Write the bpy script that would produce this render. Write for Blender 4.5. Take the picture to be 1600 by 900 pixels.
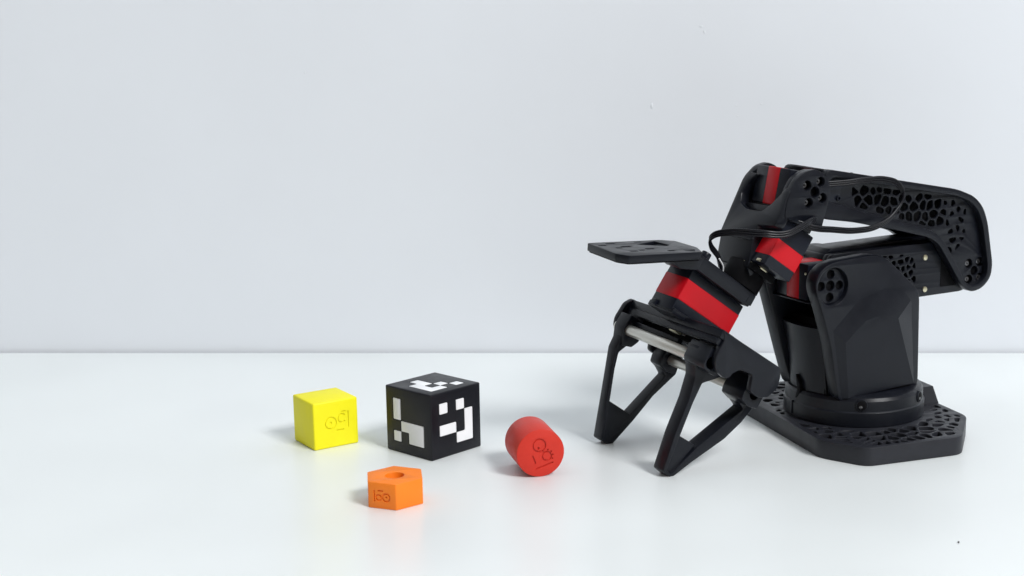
import bpy, bmesh, math, random
import numpy as np
from mathutils import Vector, Matrix

MM = 0.001
sc = bpy.context.scene
for o in list(bpy.data.objects):
    bpy.data.objects.remove(o)
col = sc.collection

# ------------------------------------------------------------------ camera
cd = bpy.data.cameras.new('camera')
cam = bpy.data.objects.new('camera', cd)
col.objects.link(cam)
cam.location = (0, 0, .28607)
cam.rotation_euler = (math.radians(90 - 10.77), 0, 0)
cd.sensor_width = 36
cd.lens = 49.5
cd.shift_x = -.125
cd.clip_start = .02
cd.clip_end = 50
cd.dof.use_dof = True
cd.dof.focus_distance = .95
cd.dof.aperture_fstop = 13
sc.camera = cam

# ------------------------------------------------------------------ light of the room, with an added fill
wd = bpy.data.worlds.new('World')
sc.world = wd
wd.use_nodes = True
wd.node_tree.nodes['Background'].inputs[0].default_value = (1, .88, .68, 1)
wd.node_tree.nodes['Background'].inputs[1].default_value = .13


def area(name, loc, target, size, power, color):
    l = bpy.data.lights.new(name, 'AREA')
    l.shape = 'RECTANGLE'
    l.size, l.size_y = size
    l.energy = power
    l.color = color
    o = bpy.data.objects.new(name, l)
    col.objects.link(o)
    o.location = loc
    o.rotation_euler = (Vector(target) - Vector(loc)).to_track_quat('-Z', 'Y').to_euler()
    return o


area('window_light', (3.29, -2.13, 4.11), (.0, .95, .05), (1.6, 1.6), 335, (.985, .985, .99))
area('wall_fill_light', (-.1, .78, 1.15), (-.1, .86, .0), (2.8, .3), 3.6, (.76, .88, 1))  # added fill strip, hung low near the wall to brighten its upper part
sc.view_settings.view_transform = 'Standard'
sc.view_settings.look = 'None'
sc.view_settings.gamma = 1
sc.view_settings.exposure = .12
sc.render.engine = 'CYCLES'


# ------------------------------------------------------------------ materials
def material(name, color, rough=.5, spec=.5, metal=0, bump=0, scale=400, var=0, coat=0, vscale=60, rvar=0):
    m = bpy.data.materials.new(name)
    m.use_nodes = True
    nt = m.node_tree
    b = nt.nodes['Principled BSDF']
    b.inputs['Base Color'].default_value = (*color, 1)
    b.inputs['Roughness'].default_value = rough
    b.inputs['Specular IOR Level'].default_value = spec
    b.inputs['Metallic'].default_value = metal
    b.inputs['Coat Weight'].default_value = coat
    tc = nt.nodes.new('ShaderNodeTexCoord')
    if var or rvar:
        n = nt.nodes.new('ShaderNodeTexNoise')
        n.inputs['Scale'].default_value = vscale
        n.inputs['Detail'].default_value = 6
        nt.links.new(tc.outputs['Object'], n.inputs['Vector'])
        if var:
            r = nt.nodes.new('ShaderNodeValToRGB')
            r.color_ramp.elements[0].position = .3
            r.color_ramp.elements[1].position = .7
            r.color_ramp.elements[0].color = (*[c * (1 - var) for c in color], 1)
            r.color_ramp.elements[1].color = (*[min(1, c * (1 + var)) for c in color], 1)
            nt.links.new(n.outputs['Fac'], r.inputs['Fac'])
            nt.links.new(r.outputs['Color'], b.inputs['Base Color'])
        if rvar:
            mr = nt.nodes.new('ShaderNodeMapRange')
            mr.inputs['From Min'].default_value = .3
            mr.inputs['From Max'].default_value = .7
            mr.inputs['To Min'].default_value = rough - rvar
            mr.inputs['To Max'].default_value = rough + rvar
            nt.links.new(n.outputs['Fac'], mr.inputs['Value'])
            nt.links.new(mr.outputs['Result'], b.inputs['Roughness'])
    if bump:
        n2 = nt.nodes.new('ShaderNodeTexNoise')
        n2.inputs['Scale'].default_value = scale
        n2.inputs['Detail'].default_value = 4
        nt.links.new(tc.outputs['Object'], n2.inputs['Vector'])
        bp = nt.nodes.new('ShaderNodeBump')
        bp.inputs['Strength'].default_value = bump
        bp.inputs['Distance'].default_value = .001
        nt.links.new(n2.outputs['Fac'], bp.inputs['Height'])
        nt.links.new(bp.outputs['Normal'], b.inputs['Normal'])
    return m


def layered(name, color, rough, spec, lines=.15, pitch=.35, var=.08, grain=.1):
    """printed plastic: fine horizontal layer lines"""
    m = material(name, color, rough, spec, bump=grain, scale=900, var=var, vscale=90, rvar=.05)
    nt = m.node_tree
    b = nt.nodes['Principled BSDF']
    tc = [n for n in nt.nodes if n.type == 'TEX_COORD'][0]
    w = nt.nodes.new('ShaderNodeTexWave')
    w.bands_direction = 'Z'
    w.inputs['Scale'].default_value = 1 / (pitch * MM) * .05 * 2 * math.pi / 2
    w.inputs['Distortion'].default_value = .6
    w.inputs['Detail'].default_value = 2
    nt.links.new(tc.outputs['Object'], w.inputs['Vector'])
    old = [n for n in nt.nodes if n.type == 'BUMP'][0]
    bp = nt.nodes.new('ShaderNodeBump')
    bp.inputs['Strength'].default_value = lines
    bp.inputs['Distance'].default_value = .0002
    nt.links.new(w.outputs['Fac'], bp.inputs['Height'])
    nt.links.new(old.outputs['Normal'], bp.inputs['Normal'])
    nt.links.new(bp.outputs['Normal'], b.inputs['Normal'])
    return m


M = {}
M['black'] = layered('black_printed_plastic', (.0060, .0072, .0115), .34, .26, lines=.08, grain=.03)
M['base'] = layered('black_base_plastic_lit', (.0160, .0172, .0232), .44, .36, lines=.1, grain=.05)  # lighter colour stands in for light reflected from the table and window
M['black_cube'] = layered('black_cube_plastic', (.0062, .0064, .0100), .36, .28, lines=.12, grain=.06)
M['case'] = material('black_servo_case', (.0066, .0084, .0150), .30, .26, bump=.06, scale=2200, var=.06)
M['dark'] = material('dark_plastic_and_hole_shade', (.003, .003, .004), .7, .12, bump=.05)  # for dark parts, and in place of shade inside holes
M['red'] = material('red_servo_band', (.52, .003, .010), .36, .24, bump=.05, scale=1800, var=.05)
M['rod'] = material('pale_steel_rod', (.62, .61, .56), .32, .5, metal=.75, bump=.02, rvar=.05)
M['brass'] = material('pale_brass_screw', (.62, .58, .42), .3, .5, metal=.9)
M['steel'] = material('dark_steel_screw', (.18, .18, .19), .28, .5, metal=.9)
M['wire'] = material('black_cable_sheath', (.004, .004, .007), .3, .3)
M['yellow'] = layered('yellow_printed_plastic', (.86, .79, .008), .52, .35, lines=.05, var=.02, grain=.06)
M['orange'] = layered('orange_printed_plastic', (.90, .22, .012), .5, .35, lines=.05, var=.03, grain=.06)
M['redpla'] = layered('red_printed_plastic', (.58, .028, .014), .48, .35, lines=.22, var=.04, grain=.08)
M['white'] = material('white_marker_inlay', (.83, .84, .86), .45, .4, bump=.06, scale=1500, var=.02)
M['speck'] = material('dark_crumb', (.02, .02, .02), .7, .3)
M['wall'] = material('off_white_plaster', (.76, .787, .832), .62, .3, bump=.16, scale=34, var=.012, vscale=7)
M['table'] = material('glossy_white_table_top', (.85, .885, .885), .40, .32, bump=.02, scale=45, var=.008, vscale=6, rvar=.07)


# ------------------------------------------------------------------ mesh helpers
def put(o, name, parent):
    col.objects.link(o)
    o.name = name
    if parent is not None:
        o.parent = parent
    return o


def mobj(name, verts, faces, mat, parent=None, smooth=35):
    me = bpy.data.meshes.new(name)
    me.from_pydata([tuple(v) for v in verts], [], faces)
    bm = bmesh.new()
    bm.from_mesh(me)
    bmesh.ops.remove_doubles(bm, verts=bm.verts, dist=1e-6)
    bmesh.ops.recalc_face_normals(bm, faces=bm.faces)
    bm.to_mesh(me)
    bm.free()
    if smooth:
        me.shade_smooth()
        me.set_sharp_from_angle(angle=math.radians(smooth))
    me.materials.append(M[mat])
    return put(bpy.data.objects.new(name, me), name, parent)


def signed(p):
    return sum(p[i][0] * p[(i + 1) % len(p)][1] - p[(i + 1) % len(p)][0] * p[i][1] for i in range(len(p))) / 2


def rnd(pts, r, seg=4):
    """round every corner of a polygon by about r"""
    out = []
    n = len(pts)
    for i in range(n):
        p0, p1, p2 = (np.array(pts[(i + k) % n], float) for k in (-1, 0, 1))
        a, b = p0 - p1, p2 - p1
        la, lb = np.linalg.norm(a), np.linalg.norm(b)
        t = min(r, la * .45, lb * .45)
        s, e = p1 + a / la * t, p1 + b / lb * t
        for k in range(seg + 1):
            q = k / seg
            out.append(tuple((1 - q) ** 2 * s + 2 * q * (1 - q) * p1 + q * q * e))
    return out


def circ(x, y, r, n=20):
    return [(x + r * math.cos(2 * math.pi * i / n), y + r * math.sin(2 * math.pi * i / n)) for i in range(n)]


def slab(outer, holes, n0, n1, bev=.4):
    """filled outline with holes, extruded from n0 to n1 with softened edges: (verts, faces), x y n"""
    cu = bpy.data.curves.new('t', 'CURVE')
    cu.dimensions = '2D'
    cu.fill_mode = 'BOTH'
    h = abs(n1 - n0) / 2
    bev = min(bev, h * .8)
    cu.extrude = h - bev
    cu.bevel_depth = bev
    cu.bevel_resolution = 1
    cu.offset = -bev
    for k, p in enumerate([outer] + list(holes)):
        p = list(p)
        if (signed(p) > 0) != (k == 0):
            p.reverse()
        sp = cu.splines.new('POLY')
        sp.points.add(len(p) - 1)
        for i, q in enumerate(p):
            sp.points[i].co = (q[0], q[1], 0, 1)
        sp.use_cyclic_u = True
    ob = bpy.data.objects.new('t', cu)
    me = bpy.data.meshes.new_from_object(ob)
    c = (n0 + n1) / 2
    V = [(v.co.x, v.co.y, v.co.z + c) for v in me.vertices]
    Fc = [tuple(p.vertices) for p in me.polygons]
    bpy.data.objects.remove(ob)
    bpy.data.curves.remove(cu)
    bpy.data.meshes.remove(me)
    return V, Fc


def join(parts):
    V, Fc = [], []
    for v, f in parts:
        k = len(V)
        V += list(v)
        Fc += [tuple(i + k for i in q) for q in f]
    return V, Fc


class Frame:
    """x y n coordinates in millimetres -> local coordinates in metres"""
    def __init__(self, o, x, y, n):
        self.o, self.x, self.y, self.n = (np.array(q, float) for q in (o, x, y, n))

    def __call__(self, p):
        return (self.o + self.x * p[0] + self.y * p[1] + self.n * p[2]) * MM

    def mesh(self, vf):
        return [self(p) for p in vf[0]], vf[1]


def part(name, fr, vf, mat, parent, smooth=35):
    v, f = fr.mesh(vf)
    return mobj(name, v, f, mat, parent, smooth)


def box(x0, x1, y0, y1, n0, n1, bev=.5, r=.8):
    return slab(rnd([(x0, y0), (x1, y0), (x1, y1), (x0, y1)], r, 3), [], n0, n1, bev)


def lathe(prof, seg=96, a0=0, a1=360, close=True):
    """prof: (r, z) list -> (verts, faces) round z"""
    V, Fc = [], []
    full = abs(a1 - a0) >= 360
    cnt = seg if full else seg + 1
    for i in range(cnt):
        a = math.radians(a0 + (a1 - a0) * i / seg)
        for r, z in prof:
            V.append((r * math.cos(a), r * math.sin(a), z))
    n = len(prof)
    for i in range(seg):
        j = (i + 1) % cnt
        for k in range(n if close else n - 1):
            l = (k + 1) % n
            Fc.append((i * n + k, j * n + k, j * n + l, i * n + l))
    if not full and close:
        Fc.append(tuple(range(n)))
        Fc.append(tuple((cnt - 1) * n + k for k in range(n)))
    return V, Fc


def disc(x, y, r, n0, n1, bev=.3, n=20, holes=()):
    return slab(circ(x, y, r, n), holes, n0, n1, bev)


def clip(poly, a, b, c):
    """keep a x + b y <= c"""
    out = []
    for i in range(len(poly)):
        p, q = poly[i], poly[(i + 1) % len(poly)]
        dp, dq = a * p[0] + b * p[1] - c, a * q[0] + b * q[1] - c
        if dp <= 0:
            out.append(p)
        if dp * dq < 0:
            t = dp / (dp - dq)
            out.append((p[0] + (q[0] - p[0]) * t, p[1] + (q[1] - p[1]) * t))
    return out


def inside(p, poly):
    r = False
    for i in range(len(poly)):
        a, b = poly[i], poly[(i + 1) % len(poly)]
        if (a[1] > p[1]) != (b[1] > p[1]) and p[0] < (b[0] - a[0]) * (p[1] - a[1]) / (b[1] - a[1]) + a[0]:
            r = not r
    return r


def cells(regions, step, gap, seed, avoid=(), jitter=.42, rcorner=.9, minarea=2.5, drop=0, sizes=None):
    """cell-shaped holes (voronoi) inside convex regions, keeping clear of circles (x, y, r)"""
    rg = random.Random(seed)
    holes = []
    allp = [q for r in regions for q in r]
    x0, x1 = min(p[0] for p in allp) - step, max(p[0] for p in allp) + step
    y0, y1 = min(p[1] for p in allp) - step, max(p[1] for p in allp) + step
    S = []
    j = 0
    y = y0
    while y <= y1:
        x = x0 + (step / 2 if j % 2 else 0)
        while x <= x1:
            S.append((x + rg.uniform(-1, 1) * jitter * step, y + rg.uniform(-1, 1) * jitter * step))
            x += step
        y += step * .86
        j += 1
    for s in S:
        if rg.random() < drop:
            continue
        reg = [r for r in regions if inside(s, r)]
        if not reg or any((s[0] - a) ** 2 + (s[1] - b) ** 2 < r * r for a, b, r in avoid):
            continue
        g = gap * (sizes(s) if sizes else 1)
        poly = [(s[0] - 30, s[1] - 30), (s[0] + 30, s[1] - 30), (s[0] + 30, s[1] + 30), (s[0] - 30, s[1] + 30)]
        for t in S:
            if t is s:
                continue
            dx, dy = t[0] - s[0], t[1] - s[1]
            d = math.hypot(dx, dy)
            if d > step * 4 or d < 1e-6:
                continue
            dx, dy = dx / d, dy / d
            poly = clip(poly, dx, dy, dx * s[0] + dy * s[1] + d / 2 - g / 2)
            if len(poly) < 3:
                break
        if len(poly) < 3:
            continue
        r = reg[0]
        sg = 1 if signed(r) > 0 else -1
        for i in range(len(r)):
            a, b = r[i], r[(i + 1) % len(r)]
            nx, ny = (b[1] - a[1]) * sg, -(b[0] - a[0]) * sg
            l = math.hypot(nx, ny)
            nx, ny = nx / l, ny / l
            poly = clip(poly, nx, ny, nx * a[0] + ny * a[1] - gap * .3)
            if len(poly) < 3:
                break
        q = []
        for p in poly:
            if not q or math.hypot(p[0] - q[-1][0], p[1] - q[-1][1]) > .5:
                q.append(p)
        if len(q) > 2 and math.hypot(q[0][0] - q[-1][0], q[0][1] - q[-1][1]) < .5:
            q.pop()
        if len(q) < 3 or abs(signed(q)) < minarea:
            continue
        if any((p[0] - a) ** 2 + (p[1] - b) ** 2 < (r2 - 1) ** 2 for p in q for a, b, r2 in avoid):
            continue
        holes.append(rnd(q, rcorner, 2))
    return holes


def inset(poly, d):
    sg = 1 if signed(poly) > 0 else -1
    out = []
    n = len(poly)
    for i in range(n):
        p0, p1, p2 = (np.array(poly[(i + k) % n], float) for k in (-1, 0, 1))
        e1, e2 = (p1 - p0) / np.linalg.norm(p1 - p0), (p2 - p1) / np.linalg.norm(p2 - p1)
        n1, n2 = np.array((-e1[1], e1[0])) * sg, np.array((-e2[1], e2[0])) * sg
        b = n1 + n2
        out.append(tuple(p1 + b * d / max(.35, b @ n1)))
    return out


def tube(pts, r, name, mat, parent, off=(0, 0, 0)):
    cu = bpy.data.curves.new('t', 'CURVE')
    cu.dimensions = '3D'
    cu.bevel_depth = r * MM
    cu.bevel_resolution = 3
    cu.resolution_u = 8
    cu.use_fill_caps = True
    sp = cu.splines.new('BEZIER')
    sp.bezier_points.add(len(pts) - 1)
    for i, p in enumerate(pts):
        b = sp.bezier_points[i]
        b.co = [(p[k] + off[k]) * MM for k in range(3)]
        b.handle_left_type = b.handle_right_type = 'AUTO'
    ob = bpy.data.objects.new('t', cu)
    me = bpy.data.meshes.new_from_object(ob)
    bpy.data.objects.remove(ob)
    bpy.data.curves.remove(cu)
    me.name = name
    me.shade_smooth()
    me.materials.clear()
    me.materials.append(M[mat])
    return put(bpy.data.objects.new(name, me), name, parent)


def carve(o, cutters):
    """cut closed shapes out of an object's mesh"""
    tmp = []
    for v, f in cutters:
        c = mobj('cutter', v, f, 'dark', None, 0)
        tmp.append(c)
        md = o.modifiers.new('cut', 'BOOLEAN')
        md.operation = 'DIFFERENCE'
        md.solver = 'EXACT'
        md.object = c
    bpy.context.view_layer.update()
    dg = bpy.context.evaluated_depsgraph_get()
    for c in tmp:
        c.matrix_world = o.matrix_world
    bpy.context.view_layer.update()
    me = bpy.data.meshes.new_from_object(o.evaluated_get(bpy.context.evaluated_depsgraph_get()))
    o.modifiers.clear()
    o.data = me
    me.shade_smooth()
    me.set_sharp_from_angle(angle=math.radians(30))
    for c in tmp:
        bpy.data.objects.remove(c)


def tag(o, label, cat, group=None):
    o['label'] = label
    o['category'] = cat
    if group:
        o['group'] = group


def empty(name, loc, rz=0):
    e = bpy.data.objects.new(name, None)
    e.empty_display_size = .02
    e.location = loc
    e.rotation_euler = (0, 0, rz)
    col.objects.link(e)
    return e


XYZ = Frame((0, 0, 0), (1, 0, 0), (0, 1, 0), (0, 0, 1))

# ------------------------------------------------------------------ the setting
t = part('table', XYZ, slab(rnd([(-1700, -300), (1700, -300), (1700, 1200.5), (-1700, 1200.5)], 1, 2), [], -25, 0, 1.2), 'table', None)
t['kind'] = 'structure'
w = part('wall', XYZ, box(-2400, 2400, 1203.4, 1300, -700, 2200, 1, 1), 'wall', None)
w['kind'] = 'structure'
rg = random.Random(4)


def blob(cx, cy, cz, rx, ry, rz, seed, n=10, m=6):
    r = random.Random(seed)
    V, Fc = [], []
    for j in range(m + 1):
        th = math.pi * j / m
        for i in range(n):
            k = 1 + r.uniform(-.25, .25)
            ph = 2 * math.pi * i / n
            V.append((cx + rx * k * math.sin(th) * math.cos(ph), cy + ry * k * math.sin(th) * math.sin(ph), cz + rz * math.cos(th) * k))
    for j in range(m):
        for i in range(n):
            Fc.append((j * n + i, j * n + (i + 1) % n, (j + 1) * n + (i + 1) % n, (j + 1) * n + i))
    return V, Fc


for k, (x, z, rx, rz_) in enumerate(((9.9, 214.8, .9, 2.6), (51.5, 281, 1.6, .8), (54.2, 276.3, .8, 1.4), (103, 216, .9, .6),
                                     (81.6, 214.8, 1.0, .5), (-283.4, 242.4, .7, .9), (-173.6, 19.6, .8, 1.0), (83, 206, .7, .5))):
    part('paint_nib', XYZ, blob(x, 1203.4, z, rx, .32, rz_, k), 'wall', w, 80)
s = part('crumb', XYZ, blob(177.5, 744, .45, .55, .8, .5, 9), 'speck', None, 80)
tag(s, 'tiny dark crumb lying on the white table in front of the robot arm', 'crumb')


# ------------------------------------------------------------------ printed blocks
def place(o, x, y, rz):
    o.location = (x * MM, y * MM, 0)
    o.rotation_euler = (0, 0, rz)


def rounded_cube(name, s, bev, mat):
    bm = bmesh.new()
    bmesh.ops.create_cube(bm, size=s * MM)
    bmesh.ops.translate(bm, verts=bm.verts, vec=(0, 0, s / 2 * MM))
    bmesh.ops.bevel(bm, geom=list(bm.edges), offset=bev * MM, segments=3, profile=.5, affect='EDGES')
    me = bpy.data.meshes.new(name)
    bm.to_mesh(me)
    bm.free()
    me.shade_smooth()
    me.set_sharp_from_angle(angle=math.radians(30))
    me.materials.append(M[mat])
    return put(bpy.data.objects.new(name, me), name, None)


def outline(cellset):
    """outlines of the edge-connected groups of unit cells"""
    left = set(cellset)
    res = []
    while left:
        st = [left.pop()]
        comp = set(st)
        while st:
            x, y = st.pop()
            for d in ((1, 0), (-1, 0), (0, 1), (0, -1)):
                q = (x + d[0], y + d[1])
                if q in left:
                    left.remove(q)
                    comp.add(q)
                    st.append(q)
        E = {}
        for x, y in comp:
            for a, b, nb in (((x, y), (x + 1, y), (x, y - 1)), ((x + 1, y), (x + 1, y + 1), (x + 1, y)),
                             ((x + 1, y + 1), (x, y + 1), (x, y + 1)), ((x, y + 1), (x, y), (x - 1, y))):
                if nb not in comp:
                    E[a] = b
        a0 = min(E)
        loop = [a0]
        while E[loop[-1]] != a0:
            loop.append(E[loop[-1]])
        P = [p for i, p in enumerate(loop) if (loop[i - 1][0] - p[0]) * (loop[(i + 1) % len(loop)][1] - p[1]) !=
             (loop[i - 1][1] - p[1]) * (loop[(i + 1) % len(loop)][0] - p[0])]
        res.append(P)
    return res


CS = 45.
bc = rounded_cube('marker_cube', CS, 1.0, 'black_cube')
place(bc, -140.1, 922.5, .8817)
tag(bc, 'black cube with white square marker patterns on its faces', 'cube')
u6 = CS / 6
# faces as (columns to the right, rows down) of the 4 x 4 pattern
faceR = {(0, 0), (2, 0), (3, 1), (0, 2), (1, 2), (3, 2), (2, 3), (3, 3)}
faceL = {(0, 0), (0, 1), (1, 2), (2, 2), (3, 2), (0, 3), (2, 3), (3, 3)}
faceT = {(1, 2), (2, 1), (2, 2), (3, 1), (3, 3), (4, 1), (4, 2), (4, 4)}      # (from left corner to front, to back)
H = CS / 2
fr_R = Frame((-H, -H, CS), (1, 0, 0), (0, 0, -1), (0, -1, 0))
fr_L = Frame((-H, H, CS), (0, -1, 0), (0, 0, -1), (-1, 0, 0))
fr_T = Frame((-H, H, CS), (0, -1, 0), (1, 0, 0), (0, 0, 1))
cut = []
tiles = []
for fr, S_, o0 in ((fr_R, faceR, 1), (fr_L, faceL, 1), (fr_T, faceT, 0)):
    for P in outline(S_):
        P = [((x + o0) * u6, (y + o0) * u6) for x, y in P]
        cut.append(fr.mesh(slab(rnd(inset(P, -.28), .5, 3), [], -.7, .6, .05)))
        tiles.append((fr, slab(rnd(inset(P, .2), .7, 3), [], -1.0, -.06, .1)))
carve(bc, cut)
for fr, vf in tiles:
    part('white_inlay', fr, vf, 'white', bc)


def ringband(x, y, r, wd_, n=28, a0=None, a1=None):
    if a0 is None:
        return slab(circ(x, y, r + wd_ / 2, n), [circ(x, y, r - wd_ / 2, n)], -.8, .5, .02)
    A_ = [math.radians(a0 + (a1 - a0) * i / n) for i in range(n + 1)]
    P = [(x + (r + wd_ / 2) * math.cos(a), y + (r + wd_ / 2) * math.sin(a)) for a in A_]
    P += [(x + (r - wd_ / 2) * math.cos(a), y + (r - wd_ / 2) * math.sin(a)) for a in reversed(A_)]
    return slab(P, [], -.8, .5, .02)


def stroke(x0, y0, x1, y1, wd_):
    d = math.hypot(x1 - x0, y1 - y0)
    nx, ny = -(y1 - y0) / d * wd_ / 2, (x1 - x0) / d * wd_ / 2
    return slab([(x0 + nx, y0 + ny), (x1 + nx, y1 + ny), (x1 - nx, y1 - ny), (x0 - nx, y0 - ny)], [], -.8, .5, .02)


YS = 32.7
yc = rounded_cube('yellow_cube', YS, 1.1, 'yellow')
place(yc, -216.7, 936.7, .655)
tag(yc, 'bright yellow cube engraved with round letters on its front face', 'cube')
fy = Frame((-YS / 2, -YS / 2, YS), (1, 0, 0), (0, 0, -1), (0, -1, 0))
carve(yc, [fy.mesh(q) for q in (ringband(12.4, 15.2, 4.0, .95), disc(12.4, 15.2, .9, -.8, .5, .02),
                                ringband(20.6, 13.0, 2.9, .95, 20, 40, 320), stroke(25.3, 8.6, 25.3, 20.3, 1.0),
                                stroke(16.5, 21.0, 22.0, 21.0, .8), stroke(20.5, 8.4, 23.6, 8.4, .8))])

HR, HH = 18.7, 16.1
hp = [(HR * math.cos(math.radians(90 - 60 * i)), HR * math.sin(math.radians(90 - 60 * i))) for i in range(6)]
hx = part('hexagon_block', XYZ, slab(rnd(hp, .7, 3), [circ(0, 0, 5.7, 40)], 0, HH, .45), 'orange', None, 30)
place(hx, -148.2, 814.6, .198)
tag(hx, 'small orange hexagonal block with a round hole through its top', 'block')
p5, p6 = np.array(hp[3]), np.array(hp[4])         # front vertex, left front vertex
ex = (p5 - p6) / np.linalg.norm(p5 - p6)
fh = Frame((p6[0], p6[1], HH), (ex[0], ex[1], 0), (0, 0, -1), (ex[1], -ex[0], 0))
carve(hx, [fh.mesh(q) for q in (stroke(4.2, 4.8, 4.2, 11.8, 1.0), ringband(7.0, 9.2, 1.7, 1.0, 20), ringband(12.0, 8.8, 2.4, 1.05),
                                disc(12.2, 8.6, .7, -.8, .5, .02), stroke(6.4, 4.9, 10.2, 4.9, .8))])

CR, CL = 15.6, 32.5
ax = np.array((-.321, .947, 0))
rt_ = np.array((.947, .321, 0))
fc = Frame((0, 0, CR), rt_, (0, 0, 1), -ax)
rc = part('red_cylinder', fc, slab(circ(0, 0, CR, 72), [], -CL / 2, CL / 2, .5), 'redpla', None, 30)
cc = np.array((-63.2, 859.8)) + ax[:2] * (CL / 2)
place(rc, cc[0], cc[1], 0)
tag(rc, 'red cylinder lying on its side with an engraved round end facing forward', 'cylinder')
ff = Frame(np.array((0, 0, CR)) - ax * CL / 2, rt_, (0, 0, 1), -ax)
ca, sa = math.cos(math.radians(24)), math.sin(math.radians(24))
R2 = lambda x, y: (x * ca - y * sa, x * sa + y * ca)
gx, gy = R2(2.7, -3.6)
teeth = [stroke(gx + 3.62 * math.cos(a), gy + 3.62 * math.sin(a), gx + 4.6 * math.cos(a), gy + 4.6 * math.sin(a), 1.0)
         for a in [math.radians(24 + q) for q in (-50, -15, 20, 55, 90)]]
carve(rc, [ff.mesh(q) for q in [ringband(-.9, 5.2, 4.1, 1.1), disc(-1.4, 3.4, .85, -.8, .5, .02), stroke(-1.4, 3.4, -1.9, 2.2, .6),
                                ringband(gx, gy, 2.9, 1.1, 24), stroke(-5.4, -1.2, -3.4, -6.8, 1.2),
                                stroke(-3.2, -10.2, 8.2, -6.6, .9)] + teeth])

# ------------------------------------------------------------------ robot arm
# local axes: x forward along the arm, y to the near side, z up; coordinates below in millimetres
AZ = math.radians(-59.2 - 90)
arm = empty('robot_arm', (152.8 * MM, 976.0 * MM, 0), AZ)
tag(arm, 'black desktop robot arm with red servo bands and a two finger gripper', 'robot arm')
UZ = Frame((0, 0, 0), (1, 0, 0), (0, 0, 1), (0, 1, 0))

# base plate: turned a little against the arm
bang = math.radians(21.4) - AZ
cb, sb = math.cos(bang), math.sin(bang)
BP = Frame((0, 0, 0), (cb, sb, 0), (-sb, cb, 0), (0, 0, 1))
bout = [(-59.5, -60), (-40, -88), (33, -88), (65, -46), (65, 60), (44, 88), (-38, 88), (-59.5, 61)]
ring = [circ(0, 0, 51.5, 48)]
regs = [[(-36, -84.5), (31, -84.5), (48, -62), (40, -38), (-38, -38)], [(-55, -58), (-36, -82), (-38, -38), (-38, 40), (-55, 55)],
        [(48, -62), (61, -45), (61, 50), (40, 50), (40, -38)], [(-38, 40), (40, 50), (38, 84), (-36, 84)]]


def bsize(p):
    return 1.0 if p[1] < -50 and p[0] < 25 else 1.9


bh = cells(regs, 9.8, 1.9, 11, avoid=[(0, 0, 52)], sizes=bsize, jitter=.46, rcorner=2.2, minarea=4)
base = part('base_plate', BP, slab(rnd(bout, 7, 6), bh, 0, 12.5, .5), 'base', arm)
part('base_floor', BP, slab(rnd(inset(bout, 2.5), 6, 6), [], .4, 2.1, .3), 'dark', base)  # dark colour stands in for the shade deep in the plate holes
# wedge shaped connector housing on the plate
hv = [(38, -10, 12.3), (65.3, -10, 12.3), (65.3, 34, 12.3), (38, 34, 12.3), (38, -7.5, 25), (61.5, -7.5, 25), (61.5, 32, 25), (38, 32, 25)]
part('connector_housing', BP, (hv, [(0, 1, 2, 3), (4, 5, 6, 7), (0, 1, 5, 4), (1, 2, 6, 5), (2, 3, 7, 6), (3, 0, 4, 7)]), 'base', base, 0)

# turning ring
part('base_ring', XYZ, lathe([(0, 12.6), (49.3, 12.6), (49.8, 13.1), (49.8, 22.6), (49.3, 23.2), (48.9, 23.5), (48.7, 30.5), (47.6, 32.6),
                              (45.6, 33.5), (0, 33.5)], 128), 'black', arm, 25)
rb = [o for o in arm.children if o.name.startswith('base_ring')][0]


def radial(ang, z, r0, r1, rad, name, mat, parent, tilt=0):
    a = math.radians(ang)
    d = np.array((math.cos(a), math.sin(a), 0))
    fr = Frame(d * 0 + np.array((0, 0, z)), (-d[1], d[0], 0), (0, 0, 1), d)
    return part(name, fr, disc(0, 0, rad, r0, r1, .25), mat, parent)


for ang in (57, 118):
    a = math.radians(ang)
    d = np.array((math.cos(a), math.sin(a), 0))
    fr = Frame((0, 0, 28.2), (-d[1], d[0], 0), (0, 0, 1), d)
    part('screw_boss', fr, disc(0, 0, 4.2, 40, 49.6, .5, 24, [circ(0, 0, 2.8)]), 'black', rb)
    part('well_shade', fr, disc(0, 0, 3.3, 40, 49.75, .1, 24), 'dark', rb)  # solid dark disc in place of the shade inside the boss hole
    part('screw', fr, disc(-.6, -1.2, 1.3, 44, 49.95, .4, 12), 'steel', rb)  # off-centre steel disc stands for the glint on a screw
a = math.radians(-8)
fr = Frame((0, 0, 0), (-math.sin(a), math.cos(a), 0), (0, 0, 1), (math.cos(a), math.sin(a), 0))
part('index_mark', fr, box(-.7, .7, 14.5, 24.0, 46, 50.6, .3, .3), 'case', rb)

# turret: two side cheeks, front wall
cheek = [(39, 29), (47.1, 70.7), (55.3, 95), (60.5, 107.2), (61.6, 114.2), (58.9, 121), (52, 126.1), (43.3, 128), (12.6, 129.8), (1, 127.0),
         (-7.7, 119.8), (-28.6, 102.2), (-30.6, 96), (-32, 36.7), (-30.5, 31)]
SH = (46.4, 111)
cheek_r = rnd(cheek, 7, 4)
cheek_far = rnd([(39.5, 29), (47.8, 53), (56.2, 80), (64.3, 106), (65.4, 114), (61.5, 121.5), (53, 126.1)] + cheek[7:], 7, 4)
hole = circ(*SH, 12.6, 40)
tur = part('turret', UZ, join([slab(cheek_r, [hole], 20.4, 32, 1.3), slab(cheek_far, [], -32, -20.4, 1.3)]), 'black', arm, 40)
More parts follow.
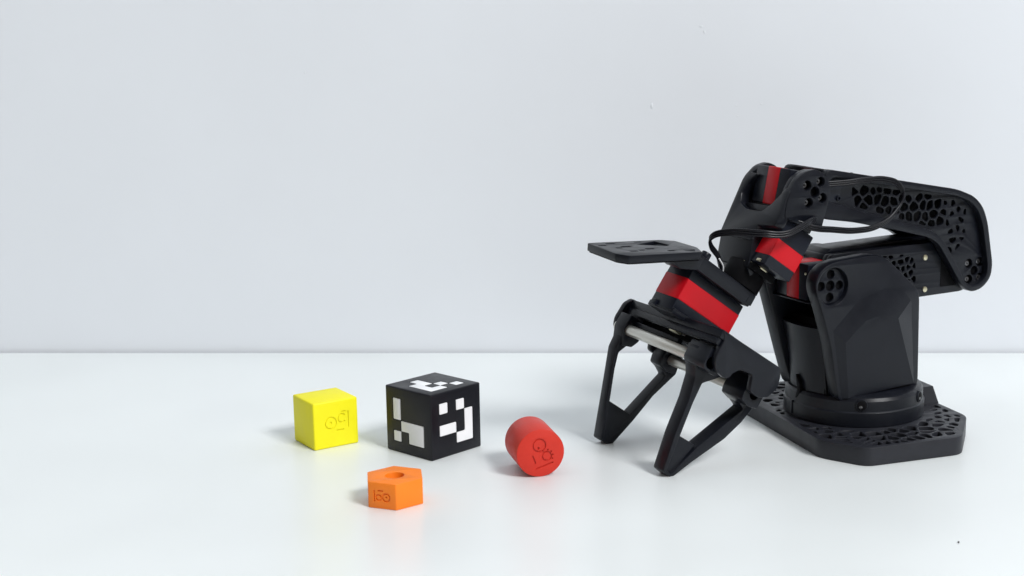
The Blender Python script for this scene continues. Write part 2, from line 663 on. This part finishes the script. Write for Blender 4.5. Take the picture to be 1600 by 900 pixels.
# raised facets on the near cheek
lo = [(37.2, 32.6), (46.0, 81), (24, 100.5), (2, 106), (-12, 105), (-18.5, 100), (-22.8, 95), (-26.6, 36)]
hi = [(33.5, 32.8), (37.5, 72), (20, 85.5), (4, 88.5), (-4, 88), (-6.5, 87), (-8.5, 84), (-24.6, 36)]
n = len(lo)
pv = [(p[0], p[1], 31.85) for p in lo] + [(p[0], p[1], 35.4) for p in hi]
part('raised_panel', UZ, (pv, [tuple(range(n, 2 * n))] + [(i, (i + 1) % n, n + (i + 1) % n, n + i) for i in range(n)]), 'black', tur, 12)
hornholes = [circ(SH[0], SH[1], 3.7)] + [circ(SH[0] + 7.8 * math.cos(q), SH[1] + 7.8 * math.sin(q), 3.3) for q in [math.radians(k) for k in (2, 92, 182, 272)]]
part('horn_disc', UZ, slab(circ(*SH, 12.4, 40), hornholes, 26.2, 28.6, .3), 'black', tur)
part('horn_hole_shade', UZ, slab(circ(*SH, 12.2, 32), [], 22.2, 25.6, .2), 'dark', tur)  # dark disc that paints the shade behind the horn holes
# front wall between the cheeks
V, Fc = [], []
for zi, (z, r) in enumerate(((33, 46.0), (50, 47.5), (66, 50), (80, 53.2), (80, 47), (33, 42))):
    for i in range(25):
        yy = -20.6 + 41.2 * i / 24
        V.append((math.sqrt(r * r - yy * yy) if r * r > yy * yy else 0, yy, z))
for j in range(5):
    for i in range(24):
        Fc.append((j * 25 + i, j * 25 + i + 1, (j + 1) * 25 + i + 1, (j + 1) * 25 + i))
part('front_wall', XYZ, (V, Fc), 'black', tur, 40)
part('cavity_shade_block', XYZ, box(-30, 42, -20.3, 20.3, 33, 84, .5), 'dark', tur)  # added dark fill, blocks light and gives the turret cavity its shade
# solid leaf shaped patch, black in place of the shade in an opening
lf = Frame((0, 0, 0), (-math.sin(-.02), math.cos(-.02), 0), (0, 0, 1), (math.cos(-.02), math.sin(-.02), 0))
part('slot_shade', lf, slab(rnd([(-3, 44), (1.5, 38), (2.2, 32), (-1, 27.5), (-3.2, 26), (-1.0, 33)], 1.2, 3), [], 40, 49.1, .1), 'dark', tur)


def servo(name, fr, x, y, n, band, axis, parent, bev=.8):
    """black case with a red middle band across one axis"""
    L = [list(x), list(y), list(n)]
    body = part(name, fr, box(*L[0], *L[1], *L[2], bev, .9), 'case', parent)
    B = [[a - .18, b + .18] for a, b in L]
    B[axis] = list(band)
    part('red_band', fr, box(*B[0], *B[1], *B[2], .25 if axis == 2 else .7, .9 if axis == 2 else .25), 'red', body)
    return body


# shoulder servo between the cheeks
sv = servo('shoulder_servo', UZ, (12, 57), (99.5, 124.5), (-17.5, 17.5), (-5.5, 8), 2, arm)
part('servo_ledge', UZ, box(30, 58, 98.2, 99.2, -20, 20, .2, .3), 'case', sv)
part('horn_knob', UZ, disc(50, 104.5, 6.5, -20, -8, .8, 24), 'case', sv)
part('connector', XYZ, box(57.2, 57.9, 15.2, 16.6, 117.5, 119, .1, .1), 'brass', sv)

# upper arm
ua = [(38, 99), (40, 117), (36, 128.8), (-60, 131), (-98, 124), (-103, 108), (-97, 97), (-84.5, 92.5), (20, 91.2), (32, 94)]
vh = cells([[(-8, 125), (-40, 124.5), (-42, 96), (-36, 96), (-10, 118)]], 5.6, 1.8, 5, jitter=.3, minarea=3, rcorner=.8)
up = part('upper_arm', UZ, join([slab(rnd(ua, 3, 4), vh, 11.5, 15.6, .5), slab(rnd(inset(ua, .4), 3, 4), [], -15.6, 8, .8),
                                 slab(rnd(ua, 3, 4), [inset(ua, 3)], 7.8, 11.7, .1)]), 'black', arm)
for p in ((-48.8, 120.3), (-49.4, 97.2)):
    part('screw', UZ, disc(*p, 2.1, 14.8, 16.5, .6, 16), 'brass', up)
part('elbow_servo', UZ, box(-97, -64, 97.5, 119, 8, 15.9, .2), 'dark', up)
part('spine_cap', UZ, slab(rnd([(34, 128.3), (-60, 130.6), (-66, 133.5), (28, 131.2)], .8, 2), [], -16.5, 6, .5), 'black', up)

# forearm
fa = [(51.3, 155.9), (48.4, 189.3), (-70, 168.6), (-86.7, 162.5), (-95.5, 154.4), (-100.6, 142.9), (-107.4, 111.2), (-105.6, 101), (-97.2, 94.2),
      (-87.3, 92.6), (-78.9, 97), (-63, 118.6), (-54.3, 130.3), (-45.8, 135.7), (-14.4, 143.6), (25, 152)]
fi = [(45.5, 166.5), (44.5, 184), (-70, 163.8), (-83, 158.9), (-90.9, 152), (-95.8, 141.4), (-102.6, 111), (-101.4, 103), (-95, 98.2),
      (-88, 97.2), (-81, 100.5), (-72.6, 114), (-57.3, 135), (-45.5, 141.7), (-14.1, 150.1), (28.5, 162.3)]
EL = (-94.2, 107.2)
eh = [circ(EL[0], EL[1], 3.5)] + [circ(EL[0] + 8 * math.cos(q), EL[1] + 8 * math.sin(q), 3.5) for q in [math.radians(k) for k in (45, 130, 225, 310)]]
fh_ = cells([[(22, 162), (22, 178), (-66, 163), (-64, 140), (-45, 143.5), (-14, 152)], [(-66, 163), (-84, 157), (-84, 130), (-70, 119), (-62, 134)]],
            7.7, 1.35, 21, jitter=.3, rcorner=1.7, minarea=5, sizes=lambda p: 1 if p[0] > -62 else 2.4)
fo = part('forearm', UZ, join([slab(rnd(fa, 6, 4), [rnd(fi, 6, 4)], 16.6, 23.6, .8), slab(rnd(inset(fa, .7), 6, 4), eh + fh_, 16.2, 18.4, .35),
                               slab(rnd(fa, 6, 4), [], -23.6, -18.4, .7)]), 'black', arm, 40)
part('forearm_spine', UZ, slab(rnd([(49, 188.6), (-70, 168), (-86.4, 161.8), (-95, 154), (-100, 142.5), (-96.8, 142.8), (-92, 152), (-84, 158.5),
                                    (-69, 164), (47, 184)], .6, 2), [], -18.3, 18.3, .3), 'black', fo)
part('forearm_shade_core', UZ, slab(rnd([(46, 182), (-68, 162), (-86, 155), (-93, 142), (-96, 122), (-84, 118), (-72, 121), (-60, 140), (-14, 148), (46, 160)], 1, 2), [], -17, 8, .3), 'dark', fo)  # added dark filler, so the cell holes look deep in shade
for k in (45, 130, 225, 310):
    q = math.radians(k)
    part('screw', UZ, disc(EL[0] + 8 * math.cos(q), EL[1] + 8 * math.sin(q), 1.9, 15.9, 16.6, .3, 14, [circ(EL[0] + 8 * math.cos(q), EL[1] + 8 * math.sin(q), .7, 6)]), 'steel', fo)
part('horn_hole_shade', UZ, disc(EL[0], EL[1], 12, 15.7, 15.9, .05, 28), 'dark', fo)  # thin dark sheet for the shade in the elbow holes
for p, rr in (((32.5, 158.2), 2.3), ((33.4, 168.2), 1.9), ((23, 183.6), 1.6)):
    part('screw', UZ, disc(*p, rr, 17.8, 19.6, .3, 16, [circ(*p, rr * .6, 6)]), 'case', fo)
part('mount_rib', UZ, slab(rnd([(28.5, 163.6), (28.5, 161.8), (47, 166.2), (47, 168)], .3, 2), [], 18.1, 21.5, .3), 'black', fo)

# wrist servo inside the fork
wf = Frame((61, 0, 175), (.98, 0, .2), (-.2, 0, .98), (0, 1, 0))
servo('wrist_servo', wf, (-30, 15.5), (-13, 12.2), (-18.5, 18.5), (-5.5, 7.5), 2, arm)

# wrist fork: two lugs and a front shell
lug = [(85, 160), (84.8, 163), (83.6, 170), (80.9, 177.2), (76.2, 184.6), (70.2, 188.6), (61.8, 190.3), (54.7, 187.7), (49.2, 181.6), (47.9, 174.3), (51.3, 161.7), (55.4, 148.6), (66.2, 152.2), (78, 156.4)]
WR = (61, 175.1)
lh = [circ(*WR, 3.7)] + [circ(p[0], p[1], 3.35) for p in ((67.3, 179.8), (54.5, 170.8), (56.3, 181.7), (65.8, 168.3))]
shell = [(76, 184.3), (80.5, 179), (88, 169.8), (92, 160.5), (95.2, 150), (96.3, 146), (88.5, 144.5), (86, 152), (83, 162), (72, 180)]
low = [(96.1, 148), (100.6, 125.6), (99, 119.5), (91, 121), (88.2, 146)]
lugf = [(84, 160), (82.5, 172), (78.5, 181.5), (70.2, 188.6), (61.8, 190.6), (54.7, 187.7), (49.2, 181.6), (47.9, 174.3), (51.3, 161.7), (66.2, 150.3), (86, 140)]
wb = part('wrist_fork', UZ, join([slab(rnd(lug, 3, 4), lh, 23.6, 28.4, .3), slab(rnd(inset(lug, .25), 3, 4), [], 19.6, 23.4, .2), slab(rnd(lugf, 3, 4), [], -28.4, -22.6, .9),
                                  slab(rnd(low, .8, 2), [], -27.9, 9.4, .5)]), 'black', arm, 40)
part('servo_bracket', UZ, slab(rnd([(84, 160), (60, 146.2), (57, 150.5), (62, 156.5), (82, 165)], .8, 2), [], -20, 22.5, .4), 'black', wb)
# front shell with the open window: laid out across (s, distance up the slope)
o0, o1 = np.array((96.3, 146.)), np.array((77, 183.5))
dv = (o1 - o0) / np.linalg.norm(o1 - o0)
nn = np.array((dv[1], -dv[0]))
SF = Frame((o0[0], 0, o0[1]), (0, 1, 0), (dv[0], 0, dv[1]), (nn[0], 0, nn[1]))
shp = [(-28, -3), (9.4, -3), (9.4, 8), (26.5, 9.5), (27.9, 12.5), (27.9, 35), (22.5, 37), (20, 32), (13.5, 23), (7, 17.5), (-10, 17.5), (-19, 21), (-22.5, 28), (-20.5, 36), (-13, 43), (-24, 43.5), (-28, 38)]
part('front_shell', SF, slab(rnd(shp, 1.8, 3), [], -7.2, .8, .9), 'black', wb, 40)
for p in lh[1:]:
    cx, cy = sum(q[0] for q in p) / len(p), sum(q[1] for q in p) / len(p)
    part('screw', UZ, disc(cx, cy, 2.0, 23.5, 25.2, .5, 14, [circ(cx, cy, .7, 6)]), 'steel', wb)
part('horn_hole_shade', UZ, disc(*WR, 12, 23.42, 23.56, .05, 28), 'dark', wb)  # thin dark sheet for the shade in the lug holes

# frame of the gripper side: a along the fingers, b across, n sideways
Aax, Bax, Sax = np.array((.566, 0, -.824)), np.array((-.824, 0, -.566)), np.array((0, 1., 0))
AB = Frame((161.9, 0, 103.6), Aax, Bax, Sax)
th = math.radians(5)
Sp, Bp = Sax * math.cos(th) + Bax * math.sin(th), Bax * math.cos(th) - Sax * math.sin(th)
GR = Frame((161.9, -5.5, 103.6), Aax, Bp, Sp)

rs = servo('roll_servo', AB, (-92, -57.6), (37.2, 62.4), (-24, 25), (-77.5, -64.5), 0, arm)
part('horn_collar', AB, disc(-62, 50, 9, 4, 8, .4), 'dark', rs)
cf = Frame(AB.o, Bax, Sax, Aax)
part('roll_collar', cf, disc(48, -4, 14, -57, -41.3, .8, 32), 'dark', rs)
part('roll_flange', cf, slab(rnd([(38, -25), (60, -25), (60, 14), (38, 14)], 3, 3), [], -57.2, -52.5, .5), 'dark', rs)
part('cable_plug', AB, box(-60.6, -58.4, 35.8, 38, 16.5, 20, .3), 'brass', rs)
part('horn_rim', cf, slab(circ(47, 4, 10.5, 32), [circ(47, 4, 9.3, 32)], -57.4, -56.2, .2), 'brass', rs)

gs = servo('gripper_servo', GR, (-31.2, -.8), (2.4, 55.4), (-12, 12), (-24.6, -9.6), 0, arm)
part('cable_plug', GR, box(-4.5, -.5, .6, 2.6, -9, -4, .4), 'case', gs)
tb = part('top_bracket', GR, join([box(-41, -31.4, -3, 54, -17, 18, .6), box(-40.6, -32.8, 49.5, 55.3, -16.8, 18.3, .6)]), 'black', arm)
part('bracket_knob', Frame(GR((-41, 8, 9)) / MM, Bp, Sp, -Aax), disc(0, 0, 3.4, -.5, 5.5, .8, 18), 'case', tb)

# camera mounting plate on a folded arm
ct, st_ = math.cos(math.radians(2.3)), math.sin(math.radians(2.3))
CM = Frame((150, -5.5, 142.4), (ct, 0, st_), Sp, np.cross((ct, 0, st_), Sp))
cmo = [(-4, -20), (44, -20.5), (51, -20), (53.5, 17), (49, 25), (-5, 25), (-12, 10), (-12, -14)]
sl = [rnd([(x - a, y - b), (x + a, y - b), (x + a, y + b), (x - a, y + b)], .8, 3) for x, y, a, b in
      ((46, -10, 2.6, 1.2), (37, -15, 3.2, 1.2), (33, -3, 3.4, 1.5), (24, -8, 3, 1.2), (40, 0, 2, 1.2), (37, 12, 2.6, 1.2), (30, 10, 2.0, 1.1), (22, 7, 3.0, 1.3), (12, 16, 2.4, 1.3), (16, -16, 2.4, 1.1))]
sl.append(rnd([(22, -8), (3, -16), (1, -2), (6, 1)], .8, 3))
sl = [q for q in sl if True]
sl.pop(3)
sgn = 1 if CM.n[2] > 0 else -1
cm = part('camera_mount', CM, slab(rnd(cmo, 1.6, 3), sl, 0, -5 * sgn, .5), 'black', arm)
part('under_plate', CM, slab(rnd(inset(cmo, 1.0), 1.4, 3), [], -5.05 * sgn, -5.9 * sgn, .2), 'dark', cm)
part('mount_gusset', GR, slab(rnd([(-41.2, -9.5), (-36.5, -15.5), (-26.2, -20.0), (-25.2, -12), (-31.3, 1.2), (-41.2, 1.2)], .8, 2), [], 3, 18.2, .5), 'black', cm)
part('mount_gusset', GR, slab(rnd([(-41.2, -7.5), (-36.5, -13.5), (-28.0, -16.5), (-27.2, -10), (-31.3, 1.2), (-41.2, 1.2)], .8, 2), [], -17, 2.9, .5), 'black', cm)

# gripper body
ep = [(-2.2, 11.4), (2, 15.6), (13.3, 15.9), (18.1, 18.3), (21.9, 23.7), (22.6, 32.0), (20.4, 34.6), (17.3, 35), (12.5, 39.2), (10.5, 50.9), (20.5, 55.3),
      (20.9, 64.3), (17.1, 71.5), (9, 75.2), (1.6, 73.1), (-3.6, 69)]
epf = [(-3.2, 20.9), (2.1, 17.0), (14.1, 16.5), (19.4, 18.8), (22.4, 23.5), (22.4, 32.0), (20.4, 34.6), (17.3, 35), (12.5, 39.2), (10.5, 50.9), (20.5, 55.3),
       (20.9, 64.3), (17.1, 71.5), (9, 75.2), (1.6, 73.1), (-3.6, 69)]
palm = [(-2.8, 14.0), (-.2, 11.6), (4.2, 13.6), (6.8, 17.5), (2.6, 19), (2.6, 68), (6, 73), (1.6, 73), (-2.8, 68)]
gb = part('gripper_body', GR, join([slab(rnd(ep, 2, 3), [], 53, 57.5, .7), slab(rnd(epf, 2, 3), [], -57.5, -53, .7),
                                    slab(rnd([(-3.0, 30), (2.6, 30), (2.6, 69), (-3.0, 68)], .6, 2), [], -53.2, 53.2, .3)]), 'black', arm, 40)
pf = Frame(GR.o, Bp, Sp, Aax)
part('palm_plate', pf, slab(rnd([(21.2, -56.8), (11.6, 56.8), (32, 56.8), (32, -56.8)], 1, 2), [], -2.7, 2.9, .5), 'black', gb)
part('palm_lip', pf, slab(rnd([(21.0, -56), (11.9, 56), (15.4, 56), (24.6, -56)], .8, 2), [], 2.7, 7.6, .8), 'black', gb)
part('servo_seat', GR, box(-3.4, .5, 2.8, 56.6, -13.5, 13.5, .5), 'black', gb)
part('gear_rack', GR, box(5.2, 10.5, 26, 31, -50, 34, .4), 'dark', gb)
part('gear_rack', GR, box(5.4, 10.7, 52, 57, -34, 50, .4), 'dark', gb)
part('pinion', pf, slab([(41 + (9.6 + (1.0 if i % 2 else -.6)) * math.cos(2 * math.pi * i / 40), 0 + (9.6 + (1.0 if i % 2 else -.6)) * math.sin(2 * math.pi * i / 40)) for i in range(40)], [], 4, 10.5, .3), 'case', gb)
part('brass_nut', GR, box(3.6, 8.2, 20.5, 26.0, -3, 4.5, .3), 'brass', gb)
part('nut_shaft', GR, box(4.2, 7.5, 25.5, 27.2, 4.8, 9.0, .3), 'steel', gb)
part('cross_brace', GR, box(11, 14.5, 20, 24, -52, 12, .5), 'black', gb)


def rod(a, b, n0, n1):
    fr = Frame(GR.o, Aax, Bp, Sp)
    part('guide_rod', fr, disc(a, b, 3.75, n0, n1, .5, 28), 'rod', arm)


rod(18.5, 19.6, -52.8, 41)
rod(19.4, 64.5, -52.8, 41)


def finger(n0, n1, outline_, car, block):
    f_ = part('finger', GR, slab(rnd(outline_, 1.0, 2), [], n0, n1, .5), 'black', arm, 40)
    r1 = circ(18.5, 19.6, 3.9, 24)
    r2 = circ(19.4, 64.5, 3.9, 24)
    k1 = slab(rnd(block, 1, 2), [r1], *car, .4)
    k2 = slab(rnd([(10, 57), (22, 55.5), (27, 57), (28.5, 65), (26.5, 72.5), (12, 72.5)], 1, 2), [r2], *car, .4)
    k3 = box(3.6, 9.4, 20, 71, *car, .4)
    part('carriage', GR, join([k1, k2, k3]), 'black', f_)
    return f_


f2 = finger(30, 41, [(12, 13.6), (20, 15.5), (30, 23.5), (45, 28.0), (68, 31.8), (92.1, 38.0), (93.1, 46.4), (76.4, 56), (53.6, 70.6), (38, 77), (27, 79.5),
                     (20, 75), (20, 59), (26, 59), (30, 72.8), (67.2, 53.4), (90.6, 44.6), (90.2, 40.2), (67, 36), (44.7, 32.2), (31, 31), (24, 39), (16, 46.5), (11.6, 29.5)], (31, 52.5), [(9, 14), (21, 14.2), (24, 16.5), (24.5, 27), (20, 31), (9, 29)])
part('grip_pad', GR, slab(rnd([(67, 33.2), (91.4, 38.6), (92, 45.4), (66.8, 51.8)], .6, 2), [], 30.2, 39.6, .4), 'black', f2)
f1 = finger(-49, -40, [(10.7, 17.2), (17.6, 16.4), (23.6, 17.2), (34.1, 18.2), (59, 29.8), (92.3, 45), (92.5, 55.5), (69.4, 62), (47.3, 67), (32, 73), (26, 75.5),
                       (20, 74), (20, 59), (27, 59), (31, 68), (66.6, 57.2), (90.6, 53.4), (90.4, 47.6), (66.3, 35.8), (46.3, 26.2), (35, 22), (29, 25), (20, 29), (10.7, 26)], (-50, -38),
            [(9, 14.5), (19, 14.5), (24, 17), (30, 20), (27.5, 28), (21.7, 31), (9, 29)])
part('grip_pad', GR, slab(rnd([(66.3, 34.2), (91.8, 45.9), (92, 54.8), (66.8, 61.6)], .6, 2), [], -48.6, -40.1, .4), 'black', f1)

# cables: flat bundles of three wires
c1 = [(109.4, -8, 121.1), (111.5, -8, 129.5), (121.5, -4, 141.0), (124.5, 2, 147.0), (120, 13, 151.0), (108, 31, 151.8), (91.3, 37, 150.6), (78.5, 36, 153.8), (68, 33, 156.8), (56, 25, 156.5)]
c2 = [(74, 27, 155.5), (64, 31, 152.0), (48.9, 32, 149.8), (27.1, 32, 147.6), (7.8, 32, 149.8), (-6.8, 31, 158), (-13.5, 30, 168.5), (-10.1, 29, 175.8), (0, 28, 179.8), (18.7, 27, 180.3), (33.5, 25, 179.3), (46, 22.5, 179)]
for k in (-1, 0, 1):
    tube(c1, .85, 'cable', 'wire', arm, (0, .3 * k, 1.55 * k))
    tube(c2, .8, 'cable', 'wire', arm, (0, .6 * k, 1.4 * k))
tube([(112, -6, 117), (111, -4, 124), (115, -3, 131)], .5, 'cable', 'white', arm)
